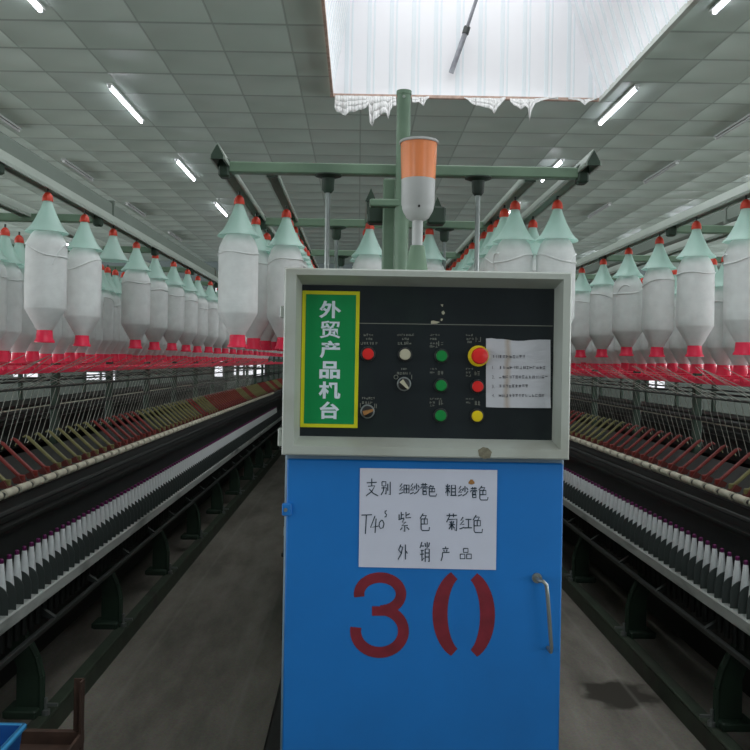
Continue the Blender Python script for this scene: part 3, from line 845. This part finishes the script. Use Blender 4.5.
# control box: bevelled frame round a sunken panel
def ringface(mb, A_, ya, B_, yb):
    a = [(A_[0], ya, A_[2]), (A_[1], ya, A_[2]), (A_[1], ya, A_[3]), (A_[0], ya, A_[3])]
    b = [(B_[0], yb, B_[2]), (B_[1], yb, B_[2]), (B_[1], yb, B_[3]), (B_[0], yb, B_[3])]
    for i in range(4): j = (i + 1) % 4; mb.quad(a[i], a[j], b[j], b[i])
m = MB()
O_ = (-.157, .4455, 1.4005, 1.793); OI = (-.160 + .006, .4425, 1.4035, 1.790)
I1 = (-.132, .4275, 1.4205, 1.7785); I2 = (-.1237, .423, 1.4355, 1.7635)
ringface(m, (O_[0] + .003, O_[1] - .003, O_[2] + .003, O_[3] - .003), 1.726, I1, 1.726)
ringface(m, O_, 1.729, (O_[0] + .003, O_[1] - .003, O_[2] + .003, O_[3] - .003), 1.726)
ringface(m, O_, 2.02, O_, 1.729)
ringface(m, I1, 1.726, I2, 1.788)
m.quad((O_[0], 2.02, O_[2]), (O_[1], 2.02, O_[2]), (O_[1], 2.02, O_[3]), (O_[0], 2.02, O_[3]))
box = L_(m).build('control_box', M['beige'], cb)
m = MB(); m.box(I2[0] - .002, I2[1] + .002, 1.788, 1.80, I2[2] - .002, I2[3] + .002)
panel = L_(m).build('control_panel', M['glass'], cb)
yp = 1.7872
m = MB(); ribbon(m, [(358, 323.2), (553, 326)], .7, yp); L_(m).build('panel_seam', M['label'], panel)
for py0, py1 in ((428, 446), (306, 318)):
    a = P(281, py0, 1.75); b2 = P(281, py1, 1.75)
    m = MB(); m.box(-.1665, -.157, 1.74, 1.765, b2[2], a[2], .002); L_(m).build('hinge', M['beige'], box)
# chipped paint on the lower frame edge
m = MB()
cpt = [(478, 450), (483, 447), (488, 448), (492, 452), (490, 458), (484, 459), (479, 456)]
q = [P(a, b, 1.7255) for a, b in cpt]; m.quad(*[(x, 1.7255, z) for x, y, z in q]); L_(m).build('chipped_patch', M['chip'], box)
m = MB()
for pts in ([(431, 321), (433, 320.5), (440, 322), (437, 323.5), (431, 323.8)], [(441.5, 312), (443.5, 310.5), (445, 313), (443.5, 314.8), (442, 314)], [(441, 318.5), (443, 318.8), (442, 321), (440.5, 320.5)], [(440.5, 304.5), (443.3, 304.3), (442.5, 307)]):
    m.quad(*[(P(a, b, yp)[0], yp, P(a, b, yp)[2]) for a, b in pts])
L_(m).build('glue_residue', M['btncream'], panel)

def button(px_, py_, rpx, material, name, mushroom=False):
    p = P(px_, py_, 1.782); s_ = 1.782 / F; r = rpx * s_
    m = MB(); m.lathe([(r * 1.3, -.004), (r * 1.28, -.007), (r * 1.05, -.008)], (p[0], 1.788, p[2]), 20, 'Y'); col = L_(m).build('collar', M['black'] if not mushroom else M['btnyel'], None, smooth=True)
    m = MB(); d = .012
    if mushroom: m.lathe([(r * .6, -.004), (r * .6, -.02), (r, -.022), (r * 1.02, -.028), (r * .9, -.033), (r * .3, -.035)], (p[0], 1.788, p[2]), 22, 'Y')
    else: m.lathe([(r, -.004), (r, -d), (r * .86, -d - .002), (r * .2, -d - .0025)], (p[0], 1.788, p[2]), 22, 'Y')
    b = L_(m).build(name, material, panel, smooth=True); col.parent = b
    return b
button(368, 354, 5.8, M['btnred'], 'push_button')['label'] = 'red button beside the green sign'
button(405, 354.5, 5.6, M['btncream'], 'push_button')['label'] = 'cream button'
button(441.5, 356, 5.6, M['btngreen'], 'push_button')['label'] = 'top green button'
button(441, 385.5, 5.6, M['btngreen'], 'push_button')['label'] = 'middle green button'
button(440.5, 415.5, 5.6, M['btngreen'], 'push_button')['label'] = 'bottom green button'
button(477.5, 386.5, 5.6, M['btnred'], 'push_button')['label'] = 'small red button below the stop mushroom'
button(477, 416, 5.6, M['btnyel'], 'push_button')['label'] = 'yellow button'
es = button(478.5, 356, 8.2, M['btnred'], 'emergency_stop', True); es['label'] = 'red mushroom emergency stop on yellow ring'
def selector(px_, py_, ang, tipm, lab):
    p = P(px_, py_, 1.782); r = 6.5 * 1.782 / F
    m = MB(); m.lathe([(r * 1.1, -.003), (r * 1.05, -.008), (r * .95, -.0085)], (p[0], 1.788, p[2]), 22, 'Y'); m2 = L_(m).build('selector_switch', M['steel'], panel, smooth=True)
    m = MB(); m.lathe([(r * .92, -.006), (r * .88, -.012), (r * .5, -.014)], (p[0], 1.788, p[2]), 22, 'Y'); L_(m).build('dial', M['black'], m2, smooth=True)
    m = MB(); u = Vector((math.cos(ang), 0, math.sin(ang))); w = Vector((-u.z, 0, u.x))
    c0 = Vector((p[0], 0, p[2]))
    out = [c0 + u * r * .9 + w * r * .15, c0 + u * r * .9 - w * r * .15, c0 - u * r * .7 - w * r * .35, c0 - u * r * .7 + w * r * .35]
    m.prism([(o.x, o.z) for o in out], 1.764, 1.776); L_(m).build('lever', tipm, m2)
    m2['label'] = lab
selector(404, 384, math.radians(-48), M['btncream'], 'selector switch marked O and I')
selector(367.5, 411.5, math.radians(20), M['rustspot'], 'selector switch marked I and II')
# tiny engraved captions over the buttons, too small to read
def squiggles(mb, x, y, w, h, pitch, yplane, lw=.55, seed_=0):
    """a caption of dense small characters: little boxes and strokes"""
    rnd = random.Random(seed_ + int(x * 7 + y * 3)); cx = x
    while cx < x + w:
        k = rnd.randint(2, 4)
        for _ in range(k):
            if rnd.random() < .5: yy = y + rnd.random() * h; ribbon(mb, [(cx, yy), (cx + pitch * .72, yy + rnd.uniform(-.3, .3))], lw, yplane)
            else: xx = cx + rnd.random() * pitch * .7; ribbon(mb, [(xx, y), (xx + rnd.uniform(-.3, .3), y + h)], lw, yplane)
        cx += pitch
m = MB()
for (x, y, w, h, p_) in ((364, 334, 9, 2, 2.4), (366, 338, 5, 2, 2.4), (360.5, 342, 17, 2.6, 3), (397, 334, 17, 2, 2.2), (402, 338, 6, 2, 2.4), (398, 342, 14, 2.6, 2.8),
                         (401, 368, 6, 1.8, 2.2), (397, 372, 14, 2.4, 2.8), (362, 397, 12, 2, 2.2), (362, 401.5, 11, 2.4, 2.8),
                         (430, 334, 8, 1.8, 2.6), (430, 338, 5, 1.8, 2.4), (430, 342, 6, 2.4, 2.8), (430, 345.5, 6, 2, 2.8), (438, 341, 6, 5, 3),
                         (430, 368, 5, 1.6, 2.4), (430, 371.5, 5, 2, 2.6), (438, 371, 5, 4, 3), (430, 398, 11, 1.6, 2.4), (430, 401.5, 5, 2, 2.6), (430, 404.5, 5, 2, 2.6), (438, 400, 5, 5, 3),
                         (466, 334, 5, 1.8, 2.4), (467, 338, 5, 1.8, 2.4), (467, 341, 5, 2, 2.6), (475.5, 337, 6, 5, 3), (466, 368, 6, 1.6, 2.6), (466, 371.5, 5, 2, 2.6), (466, 374.5, 5, 2, 2.6), (474.5, 371, 6, 4, 3),
                         (466, 398, 6, 1.6, 2.6), (466, 401.5, 5, 2, 2.6), (475, 401, 6, 4, 3)):
    squiggles(m, x, y, w, h, p_, yp)
L_(m).build('button_captions', M['label'], panel)['kind'] = 'stuff'

def text(body, px_, py_, hpx, yplane, material, name, parent, thick=0.0004, offset=0.0, squeeze=1.0, local=True, cjk=True):
    """characters hpx tall (photo px) centred on px_, py_"""
    cu = bpy.data.curves.new('t', 'FONT'); cu.body = body; cu.offset = offset; cu.resolution_u = 3
    to = bpy.data.objects.new('t', cu); COL.objects.link(to)
    dg = bpy.context.evaluated_depsgraph_get(); me = bpy.data.meshes.new_from_object(to.evaluated_get(dg))
    bpy.data.objects.remove(to)
    xs = [v.co.x for v in me.vertices]; ys = [v.co.y for v in me.vertices]
    cx, cy, hh = (min(xs) + max(xs)) / 2, (min(ys) + max(ys)) / 2, (max(ys) - min(ys))
    k = hpx * yplane / F / hh; c0 = P(px_, py_, yplane)
    for v in me.vertices:
        v.co = (c0[0] + (v.co.x - cx) * k * squeeze - (OFF.x if local else 0), yplane - (OFF.y if local else 0), c0[2] + (v.co.y - cy) * k - (OFF.z if local else 0))
    me.materials.clear(); me.materials.append(material)
    o = bpy.data.objects.new(name, me); COL.objects.link(o); o.parent = parent
    return o
text('O', 396, 377, 4.5, yp, M['label'], 'dial_mark', panel)
text('I', 411.7, 377, 4.5, yp, M['label'], 'dial_mark', panel)
text('I', 360.3, 405.5, 4.5, yp, M['label'], 'dial_mark', panel)
text('II', 375.5, 406, 4.5, yp, M['label'], 'dial_mark', panel)
tag(cb, 'blue electrical cabinet stencilled 30 with grey control box on top', 'control cabinet')

# green sign on the panel
ys = 1.7858
c1 = P(302.5, 290.5, ys); c2 = P(357.5, 428, ys)
sg = empty('sign', (0, 0, 0)); OFFs = Vector((0, 0, 0))
MB().box(c1[0], c2[0], ys, ys + .0012, c2[2], c1[2]).build('sign_border', M['signyel'], sg)
b_ = .0078
MB().box(c1[0] + b_, c2[0] - b_, ys - .0004, ys + .0006, c2[2] + b_, c1[2] - b_).build('sign_face', M['signgreen'], sg)
for ch, cy in zip('外贸产品机台', (309.5, 329.5, 349.5, 370, 390.3, 410.3)):
    text(ch, 330.2 - (cy - 309) * .008, cy, 17.5, ys - .0008, M['signtext'], 'sign_character', sg, offset=(.018 if ch == '贸' else .032), squeeze=1.22, local=False)
tag(sg, 'tall green sign with yellow border and pale vertical Chinese lettering', 'sign')

# printed notice
yn = 1.7850
m = MB()
top = [(486, 338.5), (489, 337.8), (497, 339), (505, 339), (512, 340.6), (522, 341), (528, 340.2), (540, 339.6), (551, 339.8)]
bot = [(485, 407), (498, 407.6), (520, 407.8), (535, 408), (550, 408)]
nt_ = 12
def edge_at(e, x):
    for (xa, ya), (xb, yb) in zip(e, e[1:]):
        if x <= xb: return ya + (yb - ya) * (x - xa) / (xb - xa)
    return e[-1][1]
cols = []
for i in range(nt_ + 1):
    x = 486 + 64.5 * i / nt_; c_ = []
    for j in range(7):
        ya, yb = edge_at(top, x), edge_at(bot, min(x, 550)); p = P(x, ya + (yb - ya) * j / 6, yn)
        c_.append((p[0], yn - .0006 * math.sin(i * .9 + j * 1.3) - (.004 if (i == nt_ and j == 6) else 0), p[2]))
    cols.append(c_)
for i in range(nt_):
    for j in range(6): m.quad(cols[i][j], cols[i + 1][j], cols[i + 1][j + 1], cols[i][j + 1])
no = m.build('notice', M['notice'], None, smooth=True)
tag(no, 'water-stained printed white notice taped on the dark panel', 'notice')
m = MB()
for y, x0_, x1_ in ((356.5, 493, 523), (367.5, 500, 543), (377, 499, 546), (386, 499, 528), (395.5, 499, 543)):
    squiggles(m, x0_, y - 1.4, x1_ - x0_, 2.8, 3.3, yn - .0012, .5, 9)
m.build('printed_lines', M['greyink'], no)['kind'] = 'stuff'
for s_, y in (('1.', 367.5), ('2.', 377), ('3.', 386.5), ('4.', 395.5)):
    text(s_, 493.3, y, 3.2, yn - .0013, M['greyink'], 'printed_number', no, local=False)

# handwritten sheet on the door
ye = 1.7462
m = MB(); cor = [(360, 468), (497.3, 470), (496, 570), (358.7, 567)]
n = 10
g = [[None] * (n + 1) for _ in range(n + 1)]
for i in range(n + 1):
    for j in range(n + 1):
        u, v = i / n, j / n
        x = (1 - v) * ((1 - u) * cor[0][0] + u * cor[1][0]) + v * ((1 - u) * cor[3][0] + u * cor[2][0])
        y = (1 - v) * ((1 - u) * cor[0][1] + u * cor[1][1]) + v * ((1 - u) * cor[3][1] + u * cor[2][1])
        p = P(x, y, ye); g[i][j] = (p[0], ye - .0003 * math.sin(u * 7) * math.sin(v * 5), p[2])
for i in range(n):
    for j in range(n): m.quad(g[i][j], g[i + 1][j], g[i + 1][j + 1], g[i][j + 1])
sh = m.build('paper_sheet', M['paper'], None, smooth=True)
tag(sh, 'white sheet with handwritten Chinese yarn notes taped on the blue door', 'paper')
SI = [[(.3, 0), (.1, .3), (.35, .3), (.05, .65), (.4, .6)], [(0, 1), (.4, .85)]]
def loop(x0, y0, x1, y1): return [(x0, y0), (x0, y1), (x1, y1), (x1, y0), (x0, y0)]
G = {
 '支': [[(.1, .25), (.9, .22)], [(.5, 0), (.5, .45)], [(.2, .45), (.75, .42), (.5, .75), (.05, 1)], [(.3, .6), (.6, .85), (1, 1)]],
 '别': [loop(.1, .05, .5, .35), [(.05, .5), (.55, .48), (.5, .95), (.4, .9)], [(.3, .4), (.25, .7), (0, 1)], [(.7, .2), (.7, .7)], [(.95, .05), (.95, 1), (.8, .92)]],
 '细': SI + [loop(.5, .15, 1, .9), [(.5, .52), (1, .52)], [(.75, .15), (.75, .9)]],
 '纱': SI + [[(.7, 0), (.7, .6)], [(.55, .2), (.45, .5)], [(.85, .15), (1, .4)], [(1, .5), (.8, .8), (.45, 1)]],
 '管': [[(.1, .15), (.9, .12)], [(.35, 0), (.35, .25)], [(.65, 0), (.65, .25)], [(.05, .5), (.1, .35), (.95, .33), (.9, .48)], [(.35, .45), (.35, 1)], [(.35, .45), (.75, .45), (.75, .68), (.35, .68)], [(.35, .75), (.8, .75), (.8, 1), (.35, 1)]],
 '色': [[(.4, 0), (.1, .3)], [(.35, .12), (.7, .12), (.55, .3)], [(.2, .32), (.2, .9), (.3, 1), (.95, 1), (1, .8)], [(.2, .32), (.8, .32), (.8, .62), (.2, .62)], [(.5, .32), (.5, .62)]],
 '粗': [[(.2, 0), (.2, 1)], [(0, .4), (.42, .38)], [(.05, .12), (.12, .28)], [(.38, .1), (.28, .28)], [(.2, .42), (0, .75)], [(.2, .42), (.4, .7)], [(.55, .95), (.55, .1), (.9, .1), (.9, .95)], [(.55, .38), (.9, .38)], [(.55, .66), (.9, .66)], [(.45, .95), (1, .95)]],
 '紫': [[(.22, 0), (.22, .33)], [(.22, .15), (.42, .13)], [(.05, .12), (.05, .35)], [(0, .4), (.45, .3)], [(.6, 0), (.6, .3), (1, .28)], [(.6, .18), (.9, .08)], [(.45, .35), (.3, .52), (.6, .5), (.25, .7), (.75, .68)], [(.5, .7), (.5, 1), (.4, .95)], [(.3, .78), (.15, .92)], [(.65, .76), (.85, .9)]],
 '菊': [[(.05, .12), (.95, .1)], [(.3, 0), (.3, .22)], [(.65, 0), (.65, .22)], [(.25, .22), (.05, .5)], [(.2, .35), (.95, .32), (.9, 1), (.75, .92)], [(.5, .42), (.5, .95)], [(.25, .65), (.78, .63)], [(.35, .45), (.4, .58)], [(.68, .43), (.6, .58)], [(.48, .66), (.25, .9)], [(.52, .66), (.75, .85)]],
 '红': SI + [[(.5, .2), (1, .2)], [(.75, .2), (.75, .9)], [(.4, .9), (1.05, .9)]],
 '外': [[(.3, 0), (.05, .4)], [(.25, .15), (.5, .15), (.35, .6), (0, 1)], [(.15, .4), (.35, .6)], [(.78, 0), (.78, 1)], [(.78, .4), (1, .6)]],
 '销': [[(.2, 0), (0, .3)], [(.12, .2), (.4, .2)], [(.08, .42), (.38, .42)], [(0, .62), (.4, .6)], [(.2, .42), (.2, .95), (.4, .8)], [(.72, 0), (.72, .3)], [(.5, .05), (.58, .25)], [(.95, .03), (.85, .25)], [(.52, .35), (.52, 1)], [(.52, .35), (.92, .35), (.92, 1), (.82, .95)], [(.52, .55), (.92, .55)], [(.52, .75), (.92, .75)]],
 '产': [[(.5, 0), (.52, .1)], [(.15, .15), (.85, .13)], [(.3, .22), (.37, .35)], [(.68, .2), (.6, .35)], [(.15, .42), (.95, .4)], [(.18, .42), (.15, .7), (0, 1)]],
 '品': [loop(.3, 0, .7, .38), loop(.02, .55, .42, 1), loop(.58, .55, .98, 1)],
 'T': [[(0, .02), (.95, 0)], [(.45, 0), (.35, 1)]], '4': [[(.6, 0), (0, .68), (1.05, .6)], [(.75, .15), (.6, 1)]],
 '0': [[(.5, 0), (.1, .3), (0, .7), (.3, 1), (.8, .9), (1, .45), (.75, .08), (.5, 0)]],
 's': [[(.9, 0), (.3, .1), (.2, .4), (.8, .6), (.6, .95), (0, 1)]],
}
W_ = [('支', 365.5, 478.5, 378, 495.8), ('别', 381, 481, 390.7, 495), ('细', 399, 483.5, 409, 494), ('纱', 410, 483.5, 419.3, 494), ('管', 420.3, 483, 428, 494.5), ('色', 427.5, 485, 436.5, 496),
      ('粗', 445.5, 484, 456.5, 496), ('纱', 458, 486, 468, 496), ('管', 470, 487, 477.5, 497.5), ('色', 477.8, 486, 488, 500),
      ('T', 361.5, 514.7, 372.5, 534), ('4', 370.5, 516, 378, 533), ('0', 379, 520, 384, 528.5), ('s', 384.5, 510.5, 387, 517),
      ('紫', 398.5, 512, 411, 531.7), ('色', 419, 513.5, 429.5, 530.5), ('菊', 446, 513.5, 457.5, 531), ('红', 459.5, 517, 471.5, 529), ('色', 472, 515, 482.5, 532.5),
      ('外', 398, 544.5, 407.5, 559.5), ('销', 420, 542, 430, 562), ('产', 441, 546.5, 450, 561), ('品', 460, 548.5, 471.5, 558.7)]
m = MB()
for ch, xa, ya, xb, yb in W_:
    for st in G[ch]:
        ribbon(m, [(xa + (xb - xa) * u, ya + (yb - ya) * v) for u, v in st], 1.05, ye - .0008)
m.build('handwriting', M['ink'], sh)
m = MB(); q = [P(471.5 + 3 * math.cos(a) * (1 + .3 * math.sin(3 * a)), 482 + 2.6 * math.sin(a), ye - .0007) for a in [i * .63 for i in range(10)]]
m.quad(*q); m.build('rust_spot', M['rustspot'], sh)

# warning lamp
wl_p = P(416.8, 268, 1.92); wl = empty('warning_lamp', (wl_p[0], 1.92, 1.793))
sc_ = 1.92 / F
def hz(py): return P(418, py, 1.92)[2] - 1.793
ha, hb_, hc_, hd, he = hz(246), hz(221), hz(214), hz(180), hz(143.5)
MB().lathe([(.034, 0), (.030, .006), (.027, .012), (.017, ha)], seg=20).build('lamp_base', M['green'], wl, smooth=True)
MB().lathe([(.0125, ha), (.0125, hb_)], seg=14).build('lamp_pole', M['lampgrey'], wl, smooth=True)
MB().lathe([(.015, hz(221)), (.026, hz(218)), (.034, hz(212)), (.0365, hz(209)), (.037, hz(206)), (.0385, hz(205)), (.0395, hd)], seg=28).build('lamp_body', M['lampgrey'], wl, smooth=True)
MB().tube([(0, -.0395, hz(209)), (0, -.0365, hz(209))], .003, 8).build('body_screw', M['black'], wl)
MB().lathe([(.0395, hd), (.0415, hz(160)), (.0425, he)], seg=28).build('lens', M['amber'], wl, smooth=True)
MB().lathe([(.045, he - .001), (.046, he + .001), (.045, he + .005), (.030, he + .008)], seg=28).build('lens_cap', M['lampgrey'], wl, smooth=True)
tag(wl, 'amber warning beacon on a grey stem atop the control box', 'warning lamp')

# ---------------------------------------------------------------- trolley and blue crate, lower left
tr = empty('trolley', (-.985, 1.8, 0))
tx = {0: -.17, 1: .22}; ty = {0: -.5, 1: .55}
def angle_post(x, y, z1, sx, sy):
    m = MB(); m.box(min(x, x - sx * .027), max(x, x - sx * .027), y - .003, y + .003, .04, z1); m.box(x - .003, x + .003, min(y, y - sy * .027), max(y, y - sy * .027), .04, z1)
    return m
for i in (0, 1):
    for j in (0, 1):
        x, y = tx[i], ty[j]
        angle_post(x, y, .682, 1 if i else -1, 1 if j else -1).build('post', M['rust'], tr)
        MB().lathe([(.022, -.009), (.026, -.004), (.026, .004), (.022, .009)], (x * .93, y * .96, .027), 14, 'X').build('caster', M['black'], tr, smooth=True)
for j in (0, 1): MB().box(-.17, .22, ty[j] - .015, ty[j] + .004, .50, .535).build('cross_bar', M['rust'], tr)
for i in (0, 1): MB().box(tx[i] - .004, tx[i] + .004, -.5, .55, .50, .535).build('side_bar', M['rust'], tr)
MB().box(-.17, .22, -.5, .55, .495, .5).build('shelf', M['rust'], tr)
tag(tr, 'rusty angle-iron trolley beside the left spinning frame, bottom left', 'trolley')
e = P(28, 723, 2.0)
cr_ = empty('plastic_crate', (e[0] - .19, 1.62, .501))
hz_ = e[2] - .501; W, D = .19, .38
m = MB()
o_ = [(-W + .03, -D + .03), (W - .03, -D + .03), (W - .03, D - .03), (-W + .03, D - .03)]
t_ = [(-W + .008, -D + .008), (W - .008, -D + .008), (W - .008, D - .008), (-W + .008, D - .008)]
th = .006
def inset(p, k): return tuple(v - math.copysign(k, v) for v in p)
for i in range(4):
    j = (i + 1) % 4
    m.quad((*o_[i], 0), (*o_[j], 0), (*t_[j], hz_), (*t_[i], hz_))
    m.quad((*inset(o_[i], th), .006), (*inset(t_[i], th), hz_), (*inset(t_[j], th), hz_), (*inset(o_[j], th), .006))
m.quad(*[(*p, 0) for p in o_]); m.quad(*[(*inset(p, th), .006) for p in o_])
m.build('bin_body', M['crate'], cr_)
m = MB(); r_ = .004
m.box(-W, W, D - .014, D, hz_ - .012, hz_ + .002, r_); m.box(-W, W, -D, -D + .014, hz_ - .012, hz_ + .002, r_)
m.box(W - .014, W, -D, D, hz_ - .012, hz_ + .002, r_); m.box(-W, -W + .014, -D, D, hz_ - .012, hz_ + .002, r_)
m.build('rim', M['crate_rim'], cr_)
tag(cr_, 'blue plastic crate resting on the rusty trolley', 'crate')

# ---------------------------------------------------------------- camera and world
cam = bpy.data.cameras.new('camera'); co = bpy.data.objects.new('camera', cam); COL.objects.link(co)
cam.sensor_width = 36; cam.lens = 36 * F / 750
cam.shift_x = 17 / 750; cam.shift_y = -14 / 750
cam.clip_end = 100; cam.clip_start = .02
R = Matrix(((CR, -SR, 0), (0, 0, -1), (SR, CR, 0)))   # columns: right, up, back
co.matrix_world = Matrix.Translation((0, 0, EYE)) @ R.to_4x4()
SC.camera = co
w = bpy.data.worlds.new('world'); SC.world = w; w.use_nodes = True
w.node_tree.nodes['Background'].inputs['Color'].default_value = (.7, .8, .9, 1); w.node_tree.nodes['Background'].inputs['Strength'].default_value = .5
SC.view_settings.view_transform = 'Standard'; SC.view_settings.look = 'None'
SC.view_settings.exposure = 0.0; SC.view_settings.gamma = 1; SC.view_settings.use_curve_mapping = False
SC.cycles.use_denoising = True
SC.cycles.max_bounces = 8; SC.cycles.diffuse_bounces = 5; SC.cycles.caustics_reflective = False; SC.cycles.caustics_refractive = False
SC.cycles.sample_clamp_indirect = 6
